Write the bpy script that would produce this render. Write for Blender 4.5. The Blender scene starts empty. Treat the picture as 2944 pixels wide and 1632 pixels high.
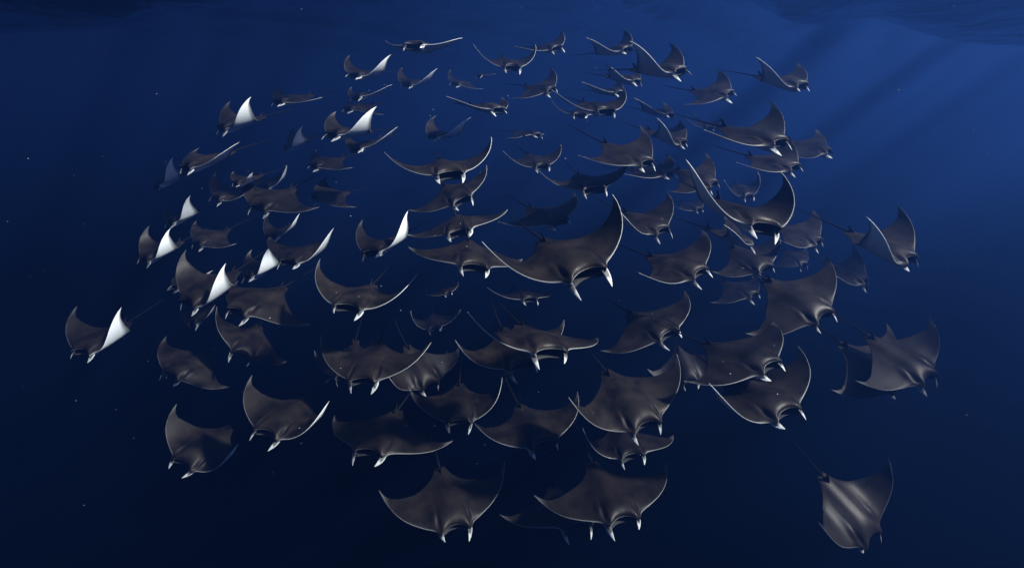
import bpy, math, random
import numpy as np

# ------------------------------------------------------------------ camera, world, sun, exposure
scene = bpy.context.scene
col = scene.collection
cam_data = bpy.data.cameras.new('camera')
cam_data.sensor_width = 36.0
cam_data.lens = 18.0
cam_data.clip_start = 0.05
cam_data.clip_end = 2000.0
cam = bpy.data.objects.new('camera', cam_data)
cam.location = (0, 0, -4.0)
cam.rotation_euler = (math.radians(90 - 18), 0, 0)
col.objects.link(cam)
scene.camera = cam

SUN_ELEV = math.radians(43.5)
SUN_AZ = math.radians(110)            # clockwise from +Y (the way the camera looks)
world = bpy.data.worlds.new('World')
scene.world = world
world.use_nodes = True
wn = world.node_tree.nodes
wl = world.node_tree.links
wn.clear()
sky = wn.new('ShaderNodeTexSky')
sky.sky_type = 'NISHITA'
sky.sun_disc = False
sky.sun_elevation = SUN_ELEV
sky.sun_rotation = SUN_AZ
bg = wn.new('ShaderNodeBackground')
bg.inputs['Strength'].default_value = 0.05
wo = wn.new('ShaderNodeOutputWorld')
# nothing shines up out of the deep sea: the sky's light stops at the horizon
wt = wn.new('ShaderNodeTexCoord'); ws = wn.new('ShaderNodeSeparateXYZ'); wr = wn.new('ShaderNodeMapRange')
wr.inputs['From Min'].default_value = -0.01
wr.inputs['From Max'].default_value = 0.01
wm = wn.new('ShaderNodeVectorMath'); wm.operation = 'SCALE'
wl.new(wt.outputs['Generated'], ws.inputs[0]); wl.new(ws.outputs['Z'], wr.inputs['Value'])
wl.new(sky.outputs[0], wm.inputs[0]); wl.new(wr.outputs[0], wm.inputs['Scale'])
wl.new(wm.outputs[0], bg.inputs[0])
wl.new(bg.outputs[0], wo.inputs[0])

sun_data = bpy.data.lights.new('sun', 'SUN')
sun_data.energy = 5.0
sun_data.angle = math.radians(4.0)
sun_data.color = (1.0, 0.93, 0.83)
sun = bpy.data.objects.new('sun', sun_data)
sd = (math.sin(SUN_AZ) * math.cos(SUN_ELEV), math.cos(SUN_AZ) * math.cos(SUN_ELEV), math.sin(SUN_ELEV))
from mathutils import Vector, Matrix
sun.rotation_euler = Vector(sd).to_track_quat('Z', 'Y').to_euler()
sun.location = (20, -16, 30)
col.objects.link(sun)

scene.view_settings.view_transform = 'Standard'
scene.view_settings.look = 'None'
scene.view_settings.gamma = 1.0
scene.view_settings.exposure = 2.12
scene.render.engine = 'CYCLES'
scene.cycles.use_denoising = True
scene.cycles.max_bounces = 6
scene.cycles.volume_bounces = 0
scene.cycles.transparent_max_bounces = 8
scene.cycles.sample_clamp_indirect = 4.0

# ------------------------------------------------------------------ node helpers
def new_mat(name):
    m = bpy.data.materials.new(name)
    m.use_nodes = True
    nt = m.node_tree
    nt.nodes.clear()
    return m, nt.nodes, nt.links

# ------------------------------------------------------------------ water surface seen from below
def make_surface():
    rng = random.Random(4)
    waves = []
    for k in range(22):
        lam = 0.5 * 1.22 ** k * 0.55
        th = rng.gauss(0.9, 0.55)
        waves.append((2 * math.pi / lam * math.cos(th), 2 * math.pi / lam * math.sin(th), (0.006 if lam < 1.6 else 0.008 if lam < 6 else 0.003) * lam * rng.uniform(.6, 1.3), rng.uniform(0, 6.28)))
    # an added wave train, crests laid along the view, to break the sunlight into shafts
    for lam, th, sl in ((3.1, -.58, .09), (4.6, -.66, .14), (6.9, -.54, .13), (9.5, -.62, .07)):
        waves.append((2 * math.pi / lam * math.cos(th), 2 * math.pi / lam * math.sin(th), sl * lam / (2 * math.pi), rng.uniform(0, 6.28) + 2.2))
    nx, ny = 320, 230
    xs = np.sinh(np.linspace(-1, 1, nx) * 2.2) / math.sinh(2.2) * 155
    ys = np.concatenate([np.linspace(-55, -8, 30), -8 + np.sinh(np.linspace(0.01, 1, ny - 30) * 2.4) / math.sinh(2.4) * 220])
    X, Y = np.meshgrid(xs, ys)
    # a swell: low either side of the diver, rising overhead and ahead
    hump = np.where(X > 0, np.exp(-(X / 7.0) ** 2), np.exp(-(X / 8.5) ** 2))
    rise = 1 - np.exp(-(np.maximum(Y - 13.5, 0) / 10.5) ** 2)
    Z = -2.1 + 3.8 * (1 - (1 - hump) * (1 - rise))
    for kx, ky, a, p in waves:
        if 2 * math.pi / math.hypot(kx, ky) > 1.1:
            Z = Z + a * np.sin(kx * X + ky * Y + p)
    verts = np.stack([X, Y, Z], -1).reshape(-1, 3)
    i = np.arange(nx * ny).reshape(ny, nx)
    f = np.stack([i[:-1, :-1], i[:-1, 1:], i[1:, 1:], i[1:, :-1]], -1).reshape(-1, 4)
    me = bpy.data.meshes.new('water_surface')
    me.from_pydata(verts.tolist(), [], f.tolist())
    me.polygons.foreach_set('use_smooth', [True] * len(me.polygons))
    m, n, l = new_mat('water_surface')
    out = n.new('ShaderNodeOutputMaterial')
    tr = n.new('ShaderNodeBsdfTransparent')
    gl = n.new('ShaderNodeBsdfGlossy')
    gl.inputs['Roughness'].default_value = 0.08
    gl.inputs['Color'].default_value = (0.8, 0.85, 0.95, 1)
    fr = n.new('ShaderNodeFresnel')
    fr.inputs['IOR'].default_value = 1.33
    tc = n.new('ShaderNodeTexCoord')
    mp = n.new('ShaderNodeMapping')
    mp.inputs['Rotation'].default_value = (0, 0, 0.9)
    mp.inputs['Scale'].default_value = (1.0, 0.35, 1.0)
    no = n.new('ShaderNodeTexNoise')
    no.inputs['Scale'].default_value = 0.45
    no.inputs['Detail'].default_value = 4
    bu = n.new('ShaderNodeBump')
    bu.inputs['Strength'].default_value = 0.8
    bu.inputs['Distance'].default_value = 0.9
    mx = n.new('ShaderNodeMixShader')
    l.new(tc.outputs['Object'], mp.inputs['Vector'])
    l.new(mp.outputs[0], no.inputs['Vector'])
    l.new(no.outputs['Fac'], bu.inputs['Height'])
    l.new(bu.outputs[0], fr.inputs['Normal'])
    l.new(bu.outputs[0], gl.inputs['Normal'])
    l.new(fr.outputs[0], mx.inputs['Fac'])
    l.new(tr.outputs[0], mx.inputs[1])
    l.new(gl.outputs[0], mx.inputs[2])
    l.new(mx.outputs[0], out.inputs['Surface'])
    me.materials.append(m)
    o = bpy.data.objects.new('water_surface', me)
    o['kind'] = 'structure'
    o['label'] = 'rippled underside of the sea surface'
    col.objects.link(o)

make_surface()

# ------------------------------------------------------------------ the water itself: one even volume
def make_haze():
    lo = (-160.0, -60.0, -11.3)
    hi = (160.0, 220.0, 3.0)
    v = [(x, y, z) for x in (lo[0], hi[0]) for y in (lo[1], hi[1]) for z in (lo[2], hi[2])]
    f = [(0, 1, 3, 2), (4, 6, 7, 5), (0, 4, 5, 1), (2, 3, 7, 6), (0, 2, 6, 4), (1, 5, 7, 3)]
    me = bpy.data.meshes.new('haze')
    me.from_pydata(v, [], f)
    m, n, l = new_mat('sea_water_volume')
    out = n.new('ShaderNodeOutputMaterial')
    pv = n.new('ShaderNodeVolumePrincipled')
    pv.inputs['Color'].default_value = (0.0165, 0.057, 0.235, 1)
    pv.inputs['Absorption Color'].default_value = (0, 0.004, 0.03, 1)
    pv.inputs['Density'].default_value = 0.040
    pv.inputs['Anisotropy'].default_value = 0.5
    l.new(pv.outputs[0], out.inputs['Volume'])
    me.materials.append(m)
    o = bpy.data.objects.new('haze', me)
    o['kind'] = 'stuff'
    o['label'] = 'deep blue sea water between the rays'
    col.objects.link(o)

make_haze()

# ------------------------------------------------------------------ devil ray skin
def make_skin():
    m, n, l = new_mat('devil_ray_skin')
    out = n.new('ShaderNodeOutputMaterial')
    bs = n.new('ShaderNodeBsdfPrincipled')
    at = n.new('ShaderNodeAttribute')
    at.attribute_name = 'mark'
    sep = n.new('ShaderNodeSeparateColor')
    l.new(at.outputs['Color'], sep.inputs[0])
    tc = n.new('ShaderNodeTexCoord')
    no = n.new('ShaderNodeTexNoise')
    no.inputs['Scale'].default_value = 3.2
    no.inputs['Detail'].default_value = 6
    no.inputs['Roughness'].default_value = 0.6
    oi = n.new('ShaderNodeObjectInfo')
    va = n.new('ShaderNodeVectorMath')
    va.operation = 'ADD'
    l.new(tc.outputs['Object'], va.inputs[0])
    cb = n.new('ShaderNodeCombineXYZ')
    mu = n.new('ShaderNodeMath'); mu.operation = 'MULTIPLY'; mu.inputs[1].default_value = 37.0
    l.new(oi.outputs['Random'], mu.inputs[0])
    l.new(mu.outputs[0], cb.inputs[0])
    l.new(cb.outputs[0], va.inputs[1])
    l.new(va.outputs[0], no.inputs['Vector'])
    back = n.new('ShaderNodeValToRGB')
    back.color_ramp.elements[0].position = 0.36
    back.color_ramp.elements[0].color = (0.0030, 0.0026, 0.0023, 1)
    back.color_ramp.elements[1].position = 0.66
    back.color_ramp.elements[1].color = (0.0135, 0.0111, 0.0090, 1)
    l.new(no.outputs['Fac'], back.inputs[0])
    var = n.new('ShaderNodeMapRange')
    var.inputs['To Min'].default_value = 0.7
    var.inputs['To Max'].default_value = 1.25
    l.new(oi.outputs['Random'], var.inputs['Value'])
    sc = n.new('ShaderNodeVectorMath'); sc.operation = 'SCALE'
    l.new(back.outputs[0], sc.inputs[0]); l.new(var.outputs[0], sc.inputs['Scale'])
    m1 = n.new('ShaderNodeMix'); m1.data_type = 'RGBA'
    m1.inputs['B'].default_value = (0.74, 0.80, 0.80, 1)
    l.new(sc.outputs[0], m1.inputs['A'])
    # scattered pale nicks and parasites on the skin
    vo = n.new('ShaderNodeTexVoronoi'); vo.inputs['Scale'].default_value = 7.0
    l.new(va.outputs[0], vo.inputs['Vector'])
    vs = n.new('ShaderNodeSeparateColor'); l.new(vo.outputs['Color'], vs.inputs[0])
    pick = n.new('ShaderNodeMath'); pick.operation = 'GREATER_THAN'; pick.inputs[1].default_value = 0.86
    l.new(vs.outputs[0], pick.inputs[0])
    near = n.new('ShaderNodeMath'); near.operation = 'LESS_THAN'; near.inputs[1].default_value = 0.055
    l.new(vo.outputs['Distance'], near.inputs[0])
    both = n.new('ShaderNodeMath'); both.operation = 'MULTIPLY'
    l.new(pick.outputs[0], both.inputs[0]); l.new(near.outputs[0], both.inputs[1])
    wsum = n.new('ShaderNodeMath'); wsum.operation = 'MULTIPLY_ADD'; wsum.inputs[1].default_value = 0.5; wsum.use_clamp = True
    l.new(both.outputs[0], wsum.inputs[0]); l.new(sep.outputs[0], wsum.inputs[2]); l.new(wsum.outputs[0], m1.inputs['Factor'])
    m2 = n.new('ShaderNodeMix'); m2.data_type = 'RGBA'
    m2.inputs['B'].default_value = (0.006, 0.006, 0.009, 1)
    l.new(sep.outputs[1], m2.inputs['Factor'])
    l.new(m1.outputs['Result'], m2.inputs['A'])
    l.new(m2.outputs['Result'], bs.inputs['Base Color'])
    rg = n.new('ShaderNodeMapRange'); rg.inputs['To Min'].default_value = 0.42; rg.inputs['To Max'].default_value = 0.9
    sp = n.new('ShaderNodeMapRange'); sp.inputs['To Min'].default_value = 0.11; sp.inputs['To Max'].default_value = 0.02
    l.new(sep.outputs[1], rg.inputs['Value']); l.new(sep.outputs[1], sp.inputs['Value'])
    l.new(rg.outputs[0], bs.inputs['Roughness']); l.new(sp.outputs[0], bs.inputs['Specular IOR Level'])
    fine = n.new('ShaderNodeTexNoise')
    fine.inputs['Scale'].default_value = 60
    fine.inputs['Detail'].default_value = 3
    l.new(va.outputs[0], fine.inputs['Vector'])
    bu = n.new('ShaderNodeBump')
    bu.inputs['Strength'].default_value = 0.2
    bu.inputs['Distance'].default_value = 0.01
    l.new(fine.outputs['Fac'], bu.inputs['Height'])
    l.new(bu.outputs[0], bs.inputs['Normal'])
    l.new(bs.outputs[0], out.inputs['Surface'])
    return m

SKIN = make_skin()
me_, en, el = new_mat('ray_eye')
eo = en.new('ShaderNodeOutputMaterial'); eb = en.new('ShaderNodeBsdfPrincipled')
eb.inputs['Base Color'].default_value = (0.008, 0.008, 0.01, 1); eb.inputs['Roughness'].default_value = 0.12
el.new(eb.outputs[0], eo.inputs[0])
EYE = me_

# ------------------------------------------------------------------ devil ray shape (half span = 1)
def herm(xs, ys):
    xs = np.array(xs, float); ys = np.array(ys, float)
    h = np.diff(xs); d = np.diff(ys) / h
    m = np.zeros_like(ys); m[0] = 0; m[-1] = d[-1]
    for i in range(1, len(xs) - 1):
        if d[i - 1] * d[i] > 0:
            w1 = 2 * h[i] + h[i - 1]; w2 = h[i] + 2 * h[i - 1]
            m[i] = (w1 + w2) / (w1 / d[i - 1] + w2 / d[i])
    def f(x):
        i = min(max(int(np.searchsorted(xs, x)) - 1, 0), len(h) - 1)
        t = (x - xs[i]) / h[i]
        return ((1 + 2 * t) * (1 - t) ** 2 * ys[i] + t * (1 - t) ** 2 * h[i] * m[i] + t * t * (3 - 2 * t) * ys[i + 1] + t * t * (t - 1) * h[i] * m[i + 1])
    return f

LE = herm([0, .07, .125, .175, .21, .237, .262, .30, .35, .43, .55, .68, .80, .90, .96, 1.0],
          [.352, .360, .385, .416, .436, .412, .370, .338, .314, .276, .215, .135, .03, -.10, -.205, -.305])
TE = herm([0, .03, .065, .09, .12, .16, .22, .32, .45, .58, .70, .82, .91, .96, 1.0],
          [-.53, -.54, -.565, -.535, -.47, -.41, -.35, -.288, -.232, -.195, -.175, -.182, -.222, -.262, -.310])
TT = lambda u: .094 * math.exp(-(u / .31) ** 2) + .018 * math.exp(-(u / .16) ** 4) + .0045 * (1 - u) ** .8
TFLAT = lambda u: .086 * math.exp(-(u / .36) ** 2) + .0045 * (1 - u) ** .8
TB = herm([0, .09, .17, .24, .33, .5, .8, 1.0], [.085, .08, .068, .046, .024, .011, .005, .0015])
YS = 1.08
HALF = [0, .035, .07, .105, .135, .16, .18, .198, .214, .23, .247, .265, .285, .305, .33, .365, .415, .47, .53, .59, .65, .71, .765, .815, .86, .9, .935, .962, .984, 1.0]
ROWS = [0, .006, .02, .05, .09, .14, .20, .27, .35, .43, .52, .61, .70, .79, .87, .935, .975, 1.0]
FRONT = [.06, .2, .4, .6, .8, .94]
R0 = .195

def sm(a, b, x):
    t = min(max((x - a) / (b - a), 0), 1)
    return t * t * (3 - 2 * t)

def spine(b, a):
    n = 240
    x, z = R0, 0.0
    ds = (1 - R0) / n
    pts = [(R0, R0, 0.0, 0.0)]
    for i in range(n):
        t = (i + .5) / n
        f = b * sm(0, .32, t) + a * t * sm(0, .3, t)
        x += ds * math.cos(f); z += ds * math.sin(f)
        t2 = (i + 1) / n
        pts.append((R0 + t2 * (1 - R0), x, z, b * sm(0, .32, t2) + a * t2 * sm(0, .3, t2)))
    arr = np.array(pts)
    def g(u):
        if u <= R0:
            return u, 0.0, 0.0
        return float(np.interp(u, arr[:, 0], arr[:, 1])), float(np.interp(u, arr[:, 0], arr[:, 2])), float(np.interp(u, arr[:, 0], arr[:, 3]))
    return g

def column_profile(u):
    """closed profile (y, z, white, dark) of the section at span station u >= 0, before bending"""
    le, te = LE(u), TE(u)
    c = le - te
    m = 1 - sm(.172, .222, u)
    thin = (1 - m) * (1 - .6 * u)
    zt0 = .034 * m + .0045 * thin
    zb0 = -.090 * m - .0070 * thin
    jaw = .004 * m
    T1, B, T2 = TT(u), TB(u), TFLAT(u)
    tail = .022 * (1 - sm(.0, .07, u))
    top, bot = [], []
    for v in ROWS:
        f = 2.598 * math.sqrt(v) * (1 - v)
        k = (1 - v) ** 3
        T = T1 + (T2 - T1) * sm(.15, .55, v)
        y = le - v * c
        # muscle ridge running back from each head fin, and the crease beside the head
        line = .275 - .16 * max(0, .30 - y)
        bump = .019 * math.exp(-((u - line) / .042) ** 2) * math.exp(-((y - .18) / .10) ** 2)
        bump -= .026 * math.exp(-((u - .222) / .028) ** 2) * math.exp(-((y - .285) / .085) ** 2)
        bump += .003 * math.exp(-(u / .06) ** 2) * math.exp(-((y + .2) / .2) ** 2)
        zt = zt0 * k + T * f + (bump if v > .015 else 0) + tail * v ** 4 + .001
        yb = le - jaw - v * (c - jaw)
        zb = zb0 * k - B * f - tail * .6 * v ** 4 - .001
        wt = .18 * (1 - sm(.0, .008, v)) * (1 - m) * sm(.235, .275, u) + .07 * sm(.86, .99, u)
        wb = (1 - .8 * sm(.70, .97, v)) * (1 - .35 * sm(.5, .0, u) * sm(.3, .6, v))
        dt = max(.35 * sm(.84, 1.0, v), .75 * math.exp(-((u - .222) / .022) ** 2) * math.exp(-((y - .315) / .05) ** 2))
        lip = m * (1 - sm(.0, .05, v))
        wb *= 1 - .85 * lip
        top.append((y, zt, wt, dt)); bot.append((yb, zb, wb, .8 * lip))
    front = []
    (yt, zt, _, _), (yb, zb, _, _) = top[0], bot[0]
    for s in FRONT:
        y = yt + (yb - yt) * s; z = zt + (zb - zt) * s
        nose = .0055 * (1 - .7 * u) * math.sin(math.pi * s)
        edge = min(s, 1 - s) < .1
        cav = .005 if edge else -.19 * math.sin(math.pi * s) ** .6
        y += nose * (1 - m) + cav * m
        if not edge: z += (.014 * m) * (1 if s < .5 else -1)
        white = .72 * (1 - m) * sm(.225, .265, u) * sm(.05, .6, s) + (m * (.45 if s < .5 else .12) if edge else 0)
        front.append((y, z, white, (0 if s < .5 else .7 * m) if edge else m * .98))
    return [(y * YS, z, w, d) for (y, z, w, d) in top[::-1] + front + bot]

NPRO = 2 * len(ROWS) + len(FRONT)
PROF = {u: column_profile(u) for u in HALF}

class MeshBag:
    def __init__(s): s.v = []; s.f = []; s.c = []
    def grid(s, pts, cols, nu, nv, closed_v=False):
        b = len(s.v); s.v += pts; s.c += cols
        for i in range(nu - 1):
            for j in range(nv if closed_v else nv - 1):
                j2 = (j + 1) % nv
                s.f.append((b + i * nv + j, b + i * nv + j2, b + (i + 1) * nv + j2, b + (i + 1) * nv + j))
        return b

def ray_mesh(name, bL, aL, bR, aR, swL, swR, seed):
    rng = random.Random(seed)
    bag = MeshBag()
    gL, gR = spine(bL, aL), spine(bR, aR)
    # body and wings: one closed skin
    stations = [(-1, u) for u in HALF[::-1]] + [(1, u) for u in HALF[1:]]
    fat, nick = rng.uniform(.93, 1.07), [(rng.uniform(.25, .95), rng.uniform(.01, .03), rng.uniform(.0, .022)) for _ in range(5)]
    ph0, fq = rng.uniform(0, 6), rng.uniform(7, 13)
    pts, cols = [], []
    for sg, u in stations:
        g = gL if sg > 0 else gR
        xs, zs, ph = g(u)
        dy = (swL if sg > 0 else swR) * max(0, (u - R0) / (1 - R0)) ** 1.4
        te = TE(u) * YS; le = LE(u) * YS
        for (y, z, w, d) in PROF[u]:
            v = min(max((le - y) / (le - te), 0), 1)
            wob = .010 * math.sin(fq * sg * u + ph0) + sum(dp * math.exp(-((sg * u - c0) / wd) ** 2) for c0, wd, dp in nick)
            y = y * (1 + (fat - 1) * sm(.1, .4, u)) + wob * v ** 3 * sm(.15, .3, u) * (1 - sm(.9, 1, u))
            pts.append((sg * (xs - z * math.sin(ph)), y + dy, zs + z * math.cos(ph)))
            cols.append((w, d, 0, 1))
    n = len(stations)
    b = bag.grid(pts, cols, n, NPRO, True)
    bag.f.append(tuple(b + j for j in range(NPRO)))
    bag.f.append(tuple(b + (n - 1) * NPRO + j for j in range(NPRO))[::-1])
    # head fins either side of the mouth: flat paddles hanging forward and down, rolled a little inward
    for sg in (1, -1):
        droop = rng.uniform(.06, .16); inward = rng.uniform(.045, .095); ln = rng.uniform(.145, .205)
        roll = rng.uniform(.3, 1.0)
        pts, cols = [], []
        SS = [0, .1, .22, .35, .48, .6, .72, .83, .92, .975, 1.0]
        NK = 12
        for s in SS:
            cx = .226 + .014 * s - inward * s * s
            cy = (.345 + ln * s) * YS
            cz = -.012 - droop * s ** 1.2
            wdt = np.interp(s, [0, .2, .45, .7, .88, 1], [.040, .050, .046, .030, .015, .003])
            th = .012 * (1 - s) + .0022
            for k in range(NK):
                a = 2 * math.pi * k / NK
                e = math.cos(a); q = math.sin(a)
                lx = -e * wdt * math.sin(roll) + q * th * math.cos(roll) - .35 * wdt * e * e
                lz = e * wdt * math.cos(roll) + q * th * math.sin(roll)
                pts.append((sg * (cx + lx), cy - .25 * wdt * e, cz + lz))
                outer = q > -.05
                w = (.6 if e < -.1 else (.08 if s < .7 else .45)) if outer else (.6 if abs(e) > .85 else .05)
                d = .0 if outer or abs(e) > .85 else .6
                cols.append((w, d, 0, 1))
        b = bag.grid(pts, cols, len(SS), NK, True)
        bag.f.append(tuple(b + (len(SS) - 1) * NK + j for j in range(NK)))
        bag.f.append(tuple(b + j for j in range(NK))[::-1])
    # dorsal fin
    hgt = rng.uniform(.085, .11)
    pts, cols = [], []
    for i, s in enumerate([0, .25, .5, .75, .92, 1.0]):
        y0 = -.385 - .115 * s; y1 = -.515 - .045 * s + .03 * math.sin(math.pi * s)
        z = .028 + hgt * s
        for k in range(8):
            a = 2 * math.pi * k / 8
            ymid, yh = (y0 + y1) / 2, (y0 - y1) / 2 * (1 if s < 1 else .35)
            pts.append((.010 * (1 - .8 * s) * math.sin(a), (ymid + yh * math.cos(a)) * YS, z)); cols.append((0, .6, 0, 1))
    b = bag.grid(pts, cols, 6, 8, True)
    bag.f.append(tuple(b + 40 + j for j in range(8)))
    # whip tail
    pts, cols = [], []
    wag, lift = rng.uniform(-.10, .10), rng.uniform(-.03, .08)
    NT = 16
    for i in range(NT):
        s = i / (NT - 1)
        r = .015 * (1 - s) ** .8 + .0018
        for k in range(6):
            a = 2 * math.pi * k / 6
            pts.append((wag * s * s + r * math.cos(a), -.47 * YS - 1.0 * s, .022 + lift * s * s + r * math.sin(a))); cols.append((0, .95, 0, 1))
    b = bag.grid(pts, cols, NT, 6, True)
    bag.f.append(tuple(b + (NT - 1) * 6 + j for j in range(6)))
    me = bpy.data.meshes.new(name)
    me.from_pydata(bag.v, [], bag.f)
    me.polygons.foreach_set('use_smooth', [True] * len(me.polygons))
    at = me.color_attributes.new('mark', 'FLOAT_COLOR', 'POINT')
    at.data.foreach_set('color', np.array(bag.c, dtype=np.float32).ravel())
    me.materials.append(SKIN)
    me.update()
    return me

def eye_mesh():
    bag = MeshBag(); pts = []
    nu, nv = 7, 10
    for i in range(nu):
        th = math.pi * (i + .02) / (nu - .96)
        for k in range(nv):
            a = 2 * math.pi * k / nv
            pts.append((.011 * math.cos(th), .017 * math.sin(th) * math.cos(a), .015 * math.sin(th) * math.sin(a)))
    bag.grid(pts, [(0, 0, 0, 1)] * len(pts), nu, nv, True)
    me = bpy.data.meshes.new('eye'); me.from_pydata(bag.v, [], bag.f)
    me.polygons.foreach_set('use_smooth', [True] * len(me.polygons))
    me.materials.append(EYE)
    return me

EYEMESH = eye_mesh()
HALF_SPAN = 0.9
GROUP = 'devil rays of the school'

def build_ray(rid, scale, loc, pose, label, group):
    yaw, pitch, roll, bL, aL, bR, aR, swL, swR = pose
    o = bpy.data.objects.new('devil_ray', ray_mesh('devil_ray', bL, aL, bR, aR, swL, swR, rid))
    R = Matrix.Rotation(yaw + math.pi, 4, 'Z') @ Matrix.Rotation(pitch, 4, 'X') @ Matrix.Rotation(roll, 4, 'Y')
    s = HALF_SPAN * scale
    o.matrix_world = Matrix.Translation(loc) @ R @ Matrix.Diagonal((s, s, s, 1))
    o['label'] = label
    o['category'] = 'ray'
    o['group'] = group
    col.objects.link(o)
    for sg in (1, -1):
        e = bpy.data.objects.new('eye', EYEMESH)
        e.location = (sg * .243, .348 * YS, .010)
        e.parent = o
        col.objects.link(e)
    return o

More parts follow.
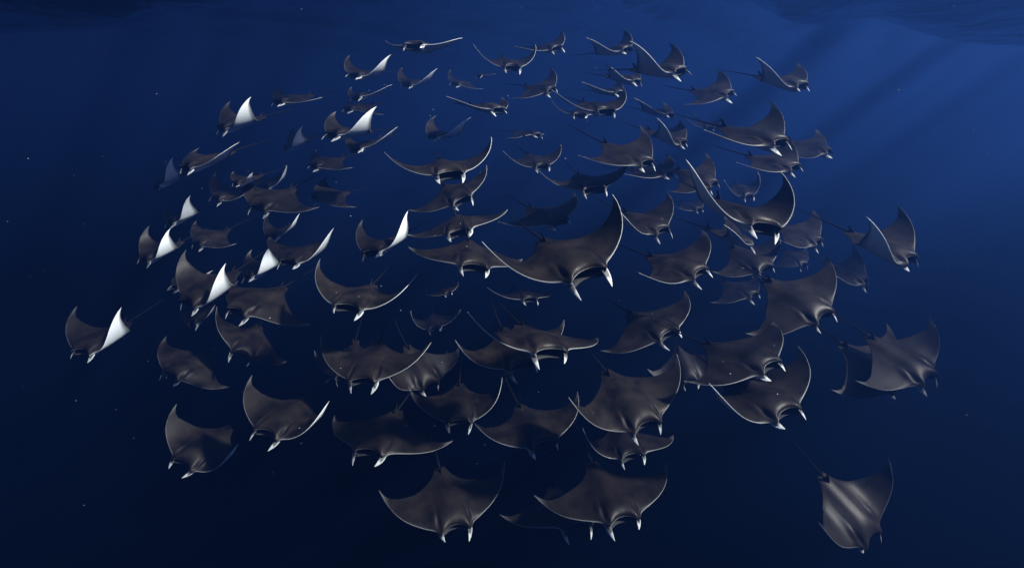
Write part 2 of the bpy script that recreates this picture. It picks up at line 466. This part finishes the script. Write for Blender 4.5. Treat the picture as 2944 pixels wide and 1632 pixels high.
# id, size, location, (yaw, pitch, roll, root and tip bend of right wing, of left wing, sweep of right, of left), label, group
RAYS = [
    (1, 1, (-5.635, 11.142, -4.108), (-0.766, -0.228, -0.1, 0.041, 0.941, 0.518, 1.029, 0.069, 0.118),
     'devil ray with brilliant white triangular wing underside, highest of the white-winged rays', 'devil rays of the school'),
    (2, 1, (-5.568, 9.599, -4.746), (-0.615, -0.243, 0.007, 0.0, 0.3, 0.001, 0.812, 0.0, 0.024),
     'grey devil ray seen side-on with smooth arched back behind a white-winged ray', 'devil rays of the school'),
    (3, 1, (-9.973, 15.135, -5.757), (-0.537, -0.287, 0.252, -0.018, 0.715, 0.525, 1.059, 0.042, 0.083),
     'pale devil ray swimming just ahead of the arched-back grey ray, one white wing raised', 'devil rays of the school'),
    (4, 1, (-8.744, 13.517, -6.522), (-0.473, -0.196, 0.091, 0.009, 0.796, 0.538, 1.176, 0.11, 0.164),
     'small devil ray with pale raised wing, below the arched-back grey ray', 'devil rays of the school'),
    (5, 1, (-7.483, 13.661, -5.916), (-0.61, -0.214, -0.239, 0.032, 0.868, 0.013, 0.895, 0.106, 0.122),
     'dim devil ray with dark raised wing tucked behind the flat-winged brown ray', 'devil rays of the school'),
    (6, 1, (-4.578, 9.868, -5.497), (-0.457, -0.294, -0.209, -0.074, 0.478, -0.137, 0.202, 0.042, 0.079),
     'brown devil ray gliding with one wing raised and the other held out flat and low', 'devil rays of the school'),
    (7, 1, (-7.573, 16.302, -5.935), (-0.239, -0.395, 0.091, 0.125, 1.356, 0.122, 1.285, -0.089, -0.019),
     'dim devil ray half hidden above the flat-winged brown ray, both wing tips raised', 'devil rays of the school'),
    (8, 0.6, (-5.136, 10.087, -5.15), (-0.74, -0.207, -0.047, -0.035, 0.593, 0.028, 1.026, 0.358, 0.365),
     'very dim small devil ray beside the half-hidden ray above the flat-winged brown one', 'devil rays of the school'),
    (9, 1, (-6.496, 16.112, -4.751), (-0.989, -0.336, -0.084, 0.064, 1.047, 0.516, 0.997, -0.007, 0.052),
     'dim bluish devil ray with upright wings between two bright white-winged rays', 'devil rays of the school'),
    (10, 1, (-5.271, 13.112, -3.577), (-0.655, -0.166, -0.142, -0.051, 0.561, -0.081, 0.467, 0.083, 0.1),
     'grey devil ray with level back and flat wings, above the highest white-winged ray', 'devil rays of the school'),
    (11, 1, (-7.839, 13.059, -6.979), (-0.598, -0.268, -0.185, -0.057, 0.538, -0.107, 0.341, 0.13, 0.154),
     'dark devil ray with flat square wings trailing two steeply white-winged rays', 'devil rays of the school'),
    (12, 1, (-7.98, 11.292, -6.903), (-0.539, -0.256, -0.022, 0.121, 1.196, 0.557, 1.224, -0.008, 0.084),
     'devil ray with a black wing and a brilliant white wing both raised steeply', 'devil rays of the school'),
    (13, 1, (-7.15, 15.5, -7.353), (-0.296, -0.226, 0.147, 0.201, 1.823, 0.108, 1.177, -0.158, -0.072),
     'dim devil ray with two upright bluish wings directly above a white-tipped grey ray', 'devil rays of the school'),
    (14, 1, (-3.946, 9.322, -6.433), (-0.298, -0.155, -0.053, -0.032, 0.645, 0.494, 0.879, 0.038, 0.037),
     'grey devil ray head down with one curved wing tip flashing white', 'devil rays of the school'),
    (15, 1, (-5.832, 11.539, -7.378), (-0.612, -0.21, 0.132, 0.068, 1.033, 0.551, 1.206, 0.049, 0.116),
     'devil ray with pale upright wing squeezed ahead of the white-tipped grey ray', 'devil rays of the school'),
    (16, 1, (-4.826, 7.75, -6.604), (-0.559, -0.34, -0.146, 0.09, 1.055, 0.543, 1.178, 0.031, 0.11),
     'large dark devil ray with one brilliant white upright wing, overlapping a flat brown ray', 'devil rays of the school'),
    (17, 1, (-7.671, 11.708, -7.78), (-0.602, 0.033, 0.101, -0.042, 0.595, 0.027, 0.967, 0.15, 0.153),
     'mostly hidden devil ray showing only head and wing tip behind the large white-winged ray', 'devil rays of the school'),
    (18, 1, (-4.022, 7.631, -6.765), (-0.474, -0.146, -0.206, -0.187, -0.023, -0.239, -0.205, -0.047, 0.065),
     'large brown devil ray with broad flat wings, just behind the large white-winged ray', 'devil rays of the school'),
    (19, 1, (-7.121, 8.18, -7.662), (-0.237, -0.185, -0.016, 0.109, 1.129, 0.567, 1.314, -0.002, 0.099),
     'lone devil ray far out in front of the school with one shining white wing', 'devil rays of the school'),
    (20, 1, (-6.407, 9.159, -8.661), (-0.387, -0.111, -0.347, -0.096, 0.382, -0.206, -0.095, 0.077, 0.177),
     'dark grey devil ray with flat square wings below and behind the lone leading ray', 'devil rays of the school'),
    (21, 1, (-5.213, 9.318, -8.252), (0.044, -0.298, -0.7, -0.034, 0.617, -0.248, -0.329, -0.001, 0.052),
     'dark devil ray hidden in the shade directly below the large flat brown ray', 'devil rays of the school'),
    (22, 0.75, (-6.703, 10.333, -8.045), (-0.356, -0.444, 0.23, -0.126, 0.236, -0.018, 0.791, 0.267, 0.269),
     'dim devil ray in the shade directly under the large white-winged ray', 'devil rays of the school'),
    (23, 1, (-3.355, 6.61, -8.229), (-0.331, -0.09, -0.223, 0.037, 0.783, 0.12, 1.463, 0.079, 0.158),
     'dark grey devil ray with one tall wing and one short pale curled wing tip', 'devil rays of the school'),
    (24, 1, (-5.037, 7.135, -9.134), (-0.354, -0.103, -0.427, 0.04, 0.695, 0.143, 1.591, 0.096, 0.24),
     'dark devil ray diving with short white wing tip, deepest on its side of the school', 'devil rays of the school'),
    (25, 1, (-1.702, 5.769, -7.937), (-0.192, -0.041, -0.068, -0.194, -0.069, -0.182, 0.012, -0.084, 0.051),
     'large devil ray with wide level wings seen from above, white head fins, long tail', 'devil rays of the school'),
    (26, 1, (-2.115, 6.912, -7.493), (-0.066, -0.253, 0.017, -0.008, 0.849, -0.05, 0.545, -0.015, -0.022),
     'large dark devil ray with wide upturned wings above the level-winged ray', 'devil rays of the school'),
    (27, 1, (-3.419, 9.69, -8.849), (-0.09, -0.525, 0.243, -0.079, 0.484, 0.0, 0.8, -0.004, 0.0),
     'mostly hidden devil ray peeking out behind the large dark upturned-winged ray', 'devil rays of the school'),
    (28, 1, (-1.731, 8.662, -8.494), (0.812, -0.722, 0.087, 0.037, 1.043, -0.026, 0.592, 0.271, 0.267),
     'greenish grey devil ray partly behind the large dark ray, seen from above', 'devil rays of the school'),
    (30, 1, (-2.432, 14.774, -10.049), (0.194, -0.135, 0.173, 0.09, 1.534, -0.082, 0.369, 0.088, 0.008),
     'small dim devil ray head-on, low in the middle of the school, with slender wings', 'devil rays of the school'),
    (31, 1, (0.282, 5.454, -6.455), (0.363, 0.04, -0.123, -0.011, 0.928, -0.144, 0.153, 0.11, 0.172),
     'black-backed devil ray with long drooping wings over a paler ray', 'devil rays of the school'),
    (32, 1, (0.009, 6.748, -7.185), (0.328, -0.217, 0.217, 0.019, 1.114, -0.077, 0.382, 0.141, 0.111),
     'pale grey devil ray crossing directly beneath the black-backed ray', 'devil rays of the school'),
    (34, 1, (-0.897, 7.635, -8.648), (0.079, -0.247, -0.029, -0.036, 0.577, 0.051, 1.158, 0.002, 0.057),
     'dark devil ray with crescent wings nose down between two larger pale rays', 'devil rays of the school'),
    (35, 1, (0.295, 6.413, -8.261), (0.382, -0.116, 0.081, -0.022, 0.76, -0.035, 0.599, 0.066, 0.051),
     'pale grey devil ray head-on with broad rounded head, wing touching the big dark ray', 'devil rays of the school'),
    (36, 1, (1.426, 5.544, -7.326), (0.449, -0.359, 0.223, 0.043, 1.09, 0.005, 0.695, 0.153, 0.081),
     'very large dark devil ray with tall raised wing and long tail, nose down', 'devil rays of the school'),
    (37, 1, (1.886, 7.397, -9.23), (0.153, 0.041, 0.126, 0.028, 1.426, -0.155, 0.101, 0.31, 0.316),
     'dim devil ray in the shadow directly below the very large dark ray', 'devil rays of the school'),
    (38, 1, (-0.842, 5.556, -8.834), (0.353, -0.312, -0.006, -0.032, 0.67, -0.032, 0.668, 0.043, 0.033),
     'large dark devil ray at the bottom of the school, wings spread, seen from above', 'devil rays of the school'),
    (39, 1, (1.184, 5.143, -8.371), (0.272, -0.149, 0.048, -0.109, 0.324, -0.093, 0.394, 0.087, 0.078),
     'large dark devil ray overlapping a bluish one at the bottom of the school', 'devil rays of the school'),
    (40, 1, (0.747, 5.776, -9.138), (0.291, 0.089, -0.064, -0.168, 0.065, -0.19, -0.028, 0.103, 0.132),
     'bluish shadowed devil ray mostly hidden beneath the large overlapping ray at the bottom', 'devil rays of the school'),
    (41, 1, (4.432, 5.473, -8.912), (0.771, -0.704, 0.319, 0.187, 0.774, 0.137, 0.951, -0.008, 0.044),
     'solitary dark devil ray diving deep apart from the school, long thin straight tail', 'devil rays of the school'),
    (42, 1, (-1.923, 11.684, -2.626), (-0.142, 0.057, 0.008, -0.022, 0.709, -0.02, 0.712, -0.004, -0.003),
     'devil ray seen exactly head-on with wide shallow wings, at the top of the school', 'devil rays of the school'),
    (43, 1, (-0.103, 13.209, -2.769), (0.308, -0.328, 0.029, 0.042, 0.986, 0.05, 1.016, -0.001, -0.012),
     'devil ray head-on with both wings curved up like a lyre and open mouth', 'devil rays of the school'),
    (44, 1, (0.888, 14.739, -2.26), (0.717, -0.091, 0.281, -0.032, 0.69, 0.02, 0.851, 0.05, 0.038),
     'small devil ray behind the lyre-winged ray with one upright wing tip', 'devil rays of the school'),
    (45, 1, (-3.614, 13.609, -2.986), (-0.503, -0.095, -0.171, 0.052, 1.01, 0.506, 0.952, -0.006, 0.023),
     'grey devil ray with both wings curved up, ahead of the wide head-on top ray', 'devil rays of the school'),
    (46, 1, (-3.075, 17.339, -2.959), (-0.519, -0.154, -0.149, 0.05, 1.072, 0.481, 0.759, -0.058, -0.046),
     'small devil ray with thin white wing tip below the wide head-on top ray', 'devil rays of the school'),
    (47, 1, (-1.992, 21.571, -2.718), (-0.567, -0.098, -0.326, -0.006, 0.787, -0.113, 0.304, -0.012, 0.007),
     'very small dim devil ray below the lyre-winged ray, one dark wing up', 'devil rays of the school'),
    (48, 1, (-4.402, 16.31, -3.39), (-0.498, -0.105, 0.062, 0.016, 0.922, -0.011, 0.717, -0.07, -0.056),
     'dim small devil ray below the grey ray with both wings curved up', 'faint devil rays at the back of the school'),
    (49, 1, (-4.485, 15.974, -3.71), (-0.795, -0.138, -0.148, -0.138, 0.195, -0.184, -0.004, 0.01, 0.045),
     'dim small devil ray with drooping wings just above a tall white-winged ray', 'faint devil rays at the back of the school'),
    (50, 1, (-3.182, 10.438, -4.284), (-0.65, -0.024, -0.085, 0.042, 0.962, 0.516, 1.018, 0.011, 0.054),
     'devil ray with open mouth and one tall curved white wing, above a dim ray', 'devil rays of the school'),
    (51, 1, (-3.421, 12.553, -4.619), (-0.541, -0.193, 0.106, -0.009, 0.775, 0.009, 0.829, -0.025, -0.015),
     'dim devil ray with wide wings directly below the tall curved white-winged ray', 'devil rays of the school'),
    (52, 1, (-1.81, 14.137, -4.442), (-0.639, -0.002, -0.084, 0.104, 1.316, 0.499, 0.859, -0.09, -0.05),
     'small devil ray with broad white wing blade raised, alone above the wide crescent ray', 'devil rays of the school'),
    (53, 1, (-4.952, 14.051, -5.146), (-0.751, -0.187, -0.163, -0.082, 0.438, -0.125, 0.257, 0.075, 0.098),
     'dim devil ray with drooping wing and white head fins in open water', 'faint devil rays at the back of the school'),
    (54, 1, (-0.588, 11.843, -3.796), (0.866, -0.083, 0.017, -0.035, 0.655, -0.032, 0.667, 0.007, -0.002),
     'dim devil ray with straight slender wing, seen from the side near the top', 'devil rays of the school'),
    (55, 1, (0.715, 14.254, -3.283), (0.846, -0.131, 0.381, -0.108, 0.326, 0.0, 0.8, 0.03, 0.0),
     'dim devil ray with rounded back and drooping wing, touching the wing of a brighter ray', 'devil rays of the school'),
    (56, 1, (1.616, 10.561, -3.811), (0.394, -0.183, 0.031, 0.013, 0.856, 0.023, 0.902, 0.001, -0.008),
     'devil ray with long white-edged crescent wings and open mouth, near the top', 'devil rays of the school'),
    (57, 1, (1.941, 15.566, -3.878), (-0.082, -0.135, -0.039, 0.012, 0.853, 0.0, 0.8, -0.001, 0.0),
     'faint devil ray behind the white-edged crescent-winged ray near the top', 'faint devil rays at the back of the school'),
    (58, 1, (2.397, 13.281, -2.499), (0.757, 0.039, 0.272, 0.092, 1.292, 0.075, 1.02, 0.138, 0.109),
     'devil ray with two upright wings at the top, wing tip touching a bigger ray', 'devil rays of the school'),
    (59, 1, (2.512, 9.477, -3.235), (0.813, -0.054, 0.206, 0.516, 1.022, 0.057, 1.004, 0.074, 0.043),
     'devil ray with large pale wing underside and dark far wing, at the top', 'devil rays of the school'),
    (60, 1, (2.768, 13.752, -3.085), (0.88, -0.153, 0.025, 0.024, 0.968, -0.015, 0.701, 0.136, 0.113),
     'dim devil ray directly below the ray with the large pale wing underside', 'devil rays of the school'),
    (61, 1, (2.765, 15.654, -3.301), (0.78, -0.059, 0.044, -0.001, 0.769, 0.048, 1.048, -0.054, -0.083),
     'dark dim devil ray squeezed below another dim ray near the top', 'faint devil rays at the back of the school'),
    (62, 1, (3.959, 14.759, -3.868), (0.824, -0.132, -0.028, 0.012, 0.857, 0.0, 0.8, 0.018, 0.0),
     'small dim devil ray in side view with one wing raised behind its head', 'faint devil rays at the back of the school'),
    (63, 1, (4.608, 12.542, -3.461), (0.856, -0.103, 0.36, -0.119, 0.276, 0.0, 0.8, 0.043, 0.0),
     'devil ray with humped back and dark drooping wings, long straight tail behind', 'devil rays of the school'),
    (64, 1, (5.132, 10.453, -3.359), (0.648, -0.213, 0.181, 0.478, 0.786, -0.032, 0.656, 0.05, 0.038),
     'devil ray with pale upswept wings swimming highest and outermost beside the light shafts', 'devil rays of the school'),
    (65, 1, (7.737, 21.562, -4.279), (0.215, -0.332, 0.017, -0.001, 0.802, 0.0, 0.8, 0.009, 0.0),
     'faint pale devil ray behind the tail of the grey ray with black raised wing', 'faint devil rays at the back of the school'),
    (66, 1, (3.34, 7.398, -4.244), (0.706, -0.204, 0.18, -0.037, 0.646, 0.018, 0.87, 0.032, 0.0),
     'large grey devil ray with black raised far wing and open mouth', 'devil rays of the school'),
    (67, 1, (6.748, 11.979, -4.642), (0.925, -0.236, 0.231, -0.126, 0.247, -0.057, 0.551, 0.159, 0.131),
     'bluish grey devil ray just beyond the large grey ray with black raised wing', 'devil rays of the school'),
    (68, 1, (4.844, 9.723, -4.8), (0.73, -0.178, 0.218, -0.046, 0.605, 0.022, 0.888, 0.026, -0.009),
     'grey devil ray with level back directly under the large grey ray', 'devil rays of the school'),
    (69, 1, (1.902, 8.729, -4.583), (0.834, -0.321, 0.148, -0.111, 0.306, -0.02, 0.754, -0.03, -0.095),
     'dark devil ray with long drooping near wing and tall black far wing', 'devil rays of the school'),
    (70, 1, (3.47, 11.944, -4.428), (0.95, -0.28, 0.176, 0.497, 0.925, -0.021, 0.678, 0.214, 0.175),
     'small dim devil ray with two upright wings above the dark drooping-winged ray', 'devil rays of the school'),
    (71, 1, (2.958, 11.041, -5.104), (0.813, -0.016, 0.164, -0.058, 0.591, -0.038, 0.594, 0.174, 0.166),
     'dim devil ray underneath the dark ray with drooping near wing', 'devil rays of the school'),
    (72, 1, (4.039, 11.345, -5.262), (0.916, -0.305, 0.302, -0.14, 0.184, -0.04, 0.635, 0.062, 0.001),
     'dark devil ray directly behind the big bright ray with sail-like wings', 'devil rays of the school'),
    (73, 1, (8.105, 18.116, -6.445), (0.274, -0.434, 0.128, 0.089, 1.203, 0.116, 1.271, 0.014, -0.088),
     'small dim devil ray with dark wings between two bright large rays', 'faint devil rays at the back of the school'),
    (74, 1, (2.514, 5.584, -5.01), (0.243, -0.154, -0.15, 0.126, 1.273, 0.127, 1.367, -0.014, -0.073),
     'big bright brown devil ray with two tall sail-like wings and wide open mouth', 'devil rays of the school'),
    (75, 0.35, (10.288, 19.021, -7.606), (-0.525, 0.092, 0.267, -0.074, 0.479, 0.001, 0.795, 0.003, -0.001),
     'tiny faint devil ray seen head-on behind the big sail-winged ray', 'faint devil rays at the back of the school'),
    (76, 1, (5.994, 10.469, -6.327), (0.829, -0.291, 0.212, -0.052, 0.584, -0.004, 0.763, 0.168, 0.165),
     'grey devil ray in side view behind the big sail-winged ray, one wing up', 'devil rays of the school'),
    (77, 1, (5.357, 7.225, -5.793), (0.662, -0.291, 0.138, 0.53, 1.088, 0.089, 1.093, 0.094, 0.041),
     'devil ray with upright bluish near wing and black far wing, outermost in the school', 'devil rays of the school'),
    (78, 1, (7.641, 11.17, -7.383), (0.824, -0.298, 0.176, 0.002, 0.813, 0.046, 0.967, 0.046, 0.003),
     'grey devil ray with dark raised far wing directly below the outermost bluish-winged ray', 'devil rays of the school'),
    (79, 1, (4.829, 10.032, -6.742), (0.5, -0.326, 0.385, -0.081, 0.469, -0.004, 0.718, 0.151, 0.088),
     'dark grey devil ray directly beneath the big sail-winged ray', 'devil rays of the school'),
    (80, 1, (9.819, 17.175, -8.659), (0.541, -0.428, 0.189, -0.196, -0.048, -0.13, 0.246, 0.011, -0.074),
     'small grey devil ray wedged between a dark ray and a ray with raised dark wing', 'faint devil rays at the back of the school'),
    (81, 1, (5.764, 12.266, -8.138), (0.621, -0.134, 0.161, -0.188, -0.018, -0.136, 0.207, 0.092, 0.04),
     'dim devil ray partly hidden behind the large dark square-winged ray', 'devil rays of the school'),
    (82, 1, (3.902, 6.584, -6.385), (0.645, -0.349, 0.362, -0.186, -0.011, -0.037, 0.643, 0.189, 0.06),
     'large dark devil ray with square wings, drooping near wing, long tail across another ray', 'devil rays of the school'),
    (83, 1, (2.861, 5.82, -6.851), (0.614, 0.044, 0.2, -0.107, 0.349, -0.08, 0.431, 0.153, 0.174),
     'large bright grey devil ray with broad back and straight white leading edge', 'devil rays of the school'),
    (84, 1, (2.945, 5.415, -7.173), (0.456, -0.066, 0.248, 0.111, 1.42, 0.027, 0.747, 0.194, 0.19),
     'dark grey devil ray diving beneath the large bright grey ray', 'devil rays of the school'),
    (85, 1, (5.561, 6.621, -7.301), (0.629, -0.404, 0.274, -0.116, 0.285, -0.006, 0.766, 0.15, 0.109),
     'large brown devil ray in front of a paler twin, straight tail pointing back', 'devil rays of the school'),
    (86, 1, (5.337, 6.852, -7.536), (0.788, -0.492, 0.249, -0.143, 0.164, -0.034, 0.668, 0.132, 0.036),
     'paler devil ray half hidden behind the large brown ray, its twin', 'devil rays of the school'),
    (87, 1, (0.606, 9.2, -5.689), (0.618, -0.137, 0.18, -0.093, 0.419, -0.055, 0.534, 0.082, 0.071),
     'dim greenish devil ray behind the biggest ray, wings level with one tip up', 'devil rays of the school'),
    (88, 1, (0.537, 4.907, -5.333), (0.434, -0.137, 0.281, 0.062, 1.168, 0.055, 0.937, 0.052, 0.008),
     'biggest devil ray of all, brown, with towering dark wing and gaping mouth', 'devil rays of the school'),
    (89, 1, (2.39, 9.119, -5.805), (0.736, -0.24, 0.199, 0.097, 1.305, 0.052, 0.903, 0.155, 0.118),
     'dim devil ray with curved wings directly behind the wing of the biggest ray', 'devil rays of the school'),
    (90, 1, (2.514, 7.527, -6.159), (0.758, -0.096, 0.289, -0.002, 0.857, -0.011, 0.672, 0.188, 0.222),
     'dark devil ray with upright wing edged in white, behind the biggest ray', 'devil rays of the school'),
    (91, 1, (4.227, 9.669, -6.19), (1.182, -0.242, -0.046, 0.013, 0.853, 0.0, 0.8, 0.035, 0.0),
     'dim devil ray with pale triangular wing partly behind the big sail-winged ray', 'devil rays of the school'),
    (92, 1, (6.81, 19.502, -7.237), (0.606, -0.161, 0.128, -0.037, 0.643, 0.0, 0.8, 0.019, 0.0),
     'faint dark devil ray under the big sail-winged ray, only its wing showing', 'faint devil rays at the back of the school'),
    (93, 1, (2.182, 7.464, -7.113), (0.484, -0.047, 0.34, -0.143, 0.202, -0.059, 0.468, 0.197, 0.184),
     'dark devil ray with pale wing tips swimming above the very large dark ray', 'devil rays of the school'),
    (94, 1, (0.26, 11.749, -8.085), (0.435, -0.0, -0.069, -0.065, 0.629, -0.151, 0.125, 0.135, 0.166),
     'dim devil ray with slender wings directly below the biggest ray', 'devil rays of the school'),
    (95, 1, (-0.987, 7.754, -4.707), (0.279, -0.139, 0.093, -0.005, 0.78, 0.024, 0.903, 0.001, -0.004),
     'devil ray head-on with very wide crescent wings outlined in white and gaping mouth', 'devil rays of the school'),
    (96, 1, (-1.116, 9.873, -5.399), (0.484, -0.195, 0.436, -0.114, 0.366, -0.061, 0.454, 0.075, 0.071),
     'brown devil ray directly below the wide white-outlined crescent ray, one wing tip up', 'devil rays of the school'),
    (97, 1, (1.259, 8.756, -5.047), (0.185, -0.147, 0.123, 0.016, 0.931, -0.003, 0.737, 0.027, 0.024),
     'devil ray head-on with white-edged wings and open mouth above the biggest ray', 'devil rays of the school'),
    (98, 1, (0.602, 13.375, -5.063), (0.415, -0.266, 0.125, 0.018, 0.941, 0.002, 0.759, 0.046, 0.026),
     'dim devil ray with fine curved wings above the white-edged head-on ray', 'devil rays of the school'),
    (99, 1, (0.461, 16.582, -4.476), (0.889, -0.049, 0.03, -0.174, 0.034, -0.168, 0.064, 0.229, 0.212),
     'small dim devil ray with rounded back and drooping wings beside open water', 'faint devil rays at the back of the school'),
    (100, 1, (-0.915, 8.491, -5.716), (0.156, -0.113, 0.235, -0.15, 0.186, -0.14, 0.154, -0.028, 0.065),
     'devil ray head-on with long nearly level wings just above a broad domed-head ray', 'devil rays of the school'),
    (101, 1, (-0.584, 7.145, -5.887), (0.169, -0.184, -0.151, -0.163, 0.077, -0.198, -0.136, 0.056, -0.134),
     'devil ray head-on with broad domed head, its wing behind the biggest ray', 'devil rays of the school'),
    (102, 1, (-2.314, 9.097, -6.204), (-0.463, -0.137, 0.191, 0.129, 1.3, 0.195, 1.57, -0.044, 0.043),
     'dark devil ray with two upright narrow wings and bright head fins', 'devil rays of the school'),
    (103, 1, (-2.226, 7.023, -6.486), (-0.126, -0.028, -0.122, 0.068, 1.055, 0.058, 1.07, -0.018, 0.005),
     'brown devil ray with deep crescent wings, one tall, and white mouth fins', 'devil rays of the school'),
    (104, 0.45, (-1.484, 10.699, -7.645), (0.515, 0.015, 0.184, -0.094, 0.407, -0.059, 0.521, 0.041, 0.032),
     'tiny pale devil ray in the gap below the broad domed-head ray', 'devil rays of the school'),
    (105, 1, (-4.715, 13.308, -5.919), (-0.884, -0.062, -0.252, -0.051, 0.593, -0.138, 0.189, -0.033, 0.003),
     'dim bluish devil ray diving beside the flat-winged brown ray, pale head', 'faint devil rays at the back of the school'),
    (108, 0.5, (-0.917, 17.262, -2.739), (-0.575, -0.173, 0.044, -0.168, 0.063, -0.146, 0.173, 0.074, 0.085),
     'tiny dim devil ray just below the lyre-winged head-on ray', 'faint devil rays at the back of the school'),
    (109, 1, (4.012, 10.717, -9.525), (0.229, -0.695, 0.227, -0.071, 0.511, 0.0, 0.8, 0.197, 0.0),
     'dim devil ray partly hidden behind the large bright broad-backed ray', 'devil rays of the school'),
]
for r in RAYS:
    build_ray(*r)

# ------------------------------------------------------------------ drifting specks, and white beads for sun glints
def blobs(name, items, mat_name, color, label):
    bag = MeshBag()
    for (x, y, z, r) in items:
        pts = []
        for i in range(5):
            th = math.pi * (i + .05) / 4.1
            for k in range(6):
                a = 2 * math.pi * k / 6
                pts.append((x + r * math.sin(th) * math.cos(a), y + r * math.sin(th) * math.sin(a), z + r * math.cos(th)))
        bag.grid(pts, [(0, 0, 0, 1)] * 30, 5, 6, True)
    me = bpy.data.meshes.new(name); me.from_pydata(bag.v, [], bag.f)
    me.polygons.foreach_set('use_smooth', [True] * len(me.polygons))
    m, n, l = new_mat(mat_name)
    o_ = n.new('ShaderNodeOutputMaterial'); d_ = n.new('ShaderNodeBsdfDiffuse'); t_ = n.new('ShaderNodeBsdfTranslucent'); x_ = n.new('ShaderNodeMixShader')
    d_.inputs[0].default_value = color; t_.inputs[0].default_value = color
    l.new(d_.outputs[0], x_.inputs[1]); l.new(t_.outputs[0], x_.inputs[2]); l.new(x_.outputs[0], o_.inputs[0])
    me.materials.append(m)
    o = bpy.data.objects.new(name, me)
    o['kind'] = 'stuff'; o['label'] = label
    col.objects.link(o)

rng = random.Random(11)
snow = []
for i in range(240):
    d = rng.uniform(2.2, 13)
    snow.append((rng.uniform(-1.1, 1.1) * d, d, -4 + d * rng.uniform(-.9, .22), rng.uniform(.0016, .0038) * (0.6 + d * .09)))
blobs('drifting_plankton', snow, 'plankton', (.30, .34, .36, 1), 'pale plankton specks drifting in the open water')
GLINT_SPOTS = [(9.73, 14.71, -1.25), (10.89, 13.97, -1.58), (11.3, 13.8, -1.67), (11.69, 13.88, -1.74), (11.12, 13.01, -1.63), (13.75, 15.35, -1.93), (39.02, 43.61, 1.48), (37.4, 42.22, 1.48), (9.43, 14.69, -1.17), (10.79, 12.78, -1.56), (38.56, 43.29, 1.48), (11.15, 13.74, -1.63)]  # sun glints on the surface, imitated by added white beads
glint_beads = []
for (x, y, z) in GLINT_SPOTS:
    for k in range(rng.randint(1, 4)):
        glint_beads.append((x + rng.gauss(0, .10), y + rng.gauss(0, .10), z + rng.uniform(-.04, .04), rng.uniform(.010, .030)))
blobs('sun_glint_beads', glint_beads, 'sun_glint_white', (.9, .9, .9, 1), 'white beads standing in for sun glints at the rippled surface')
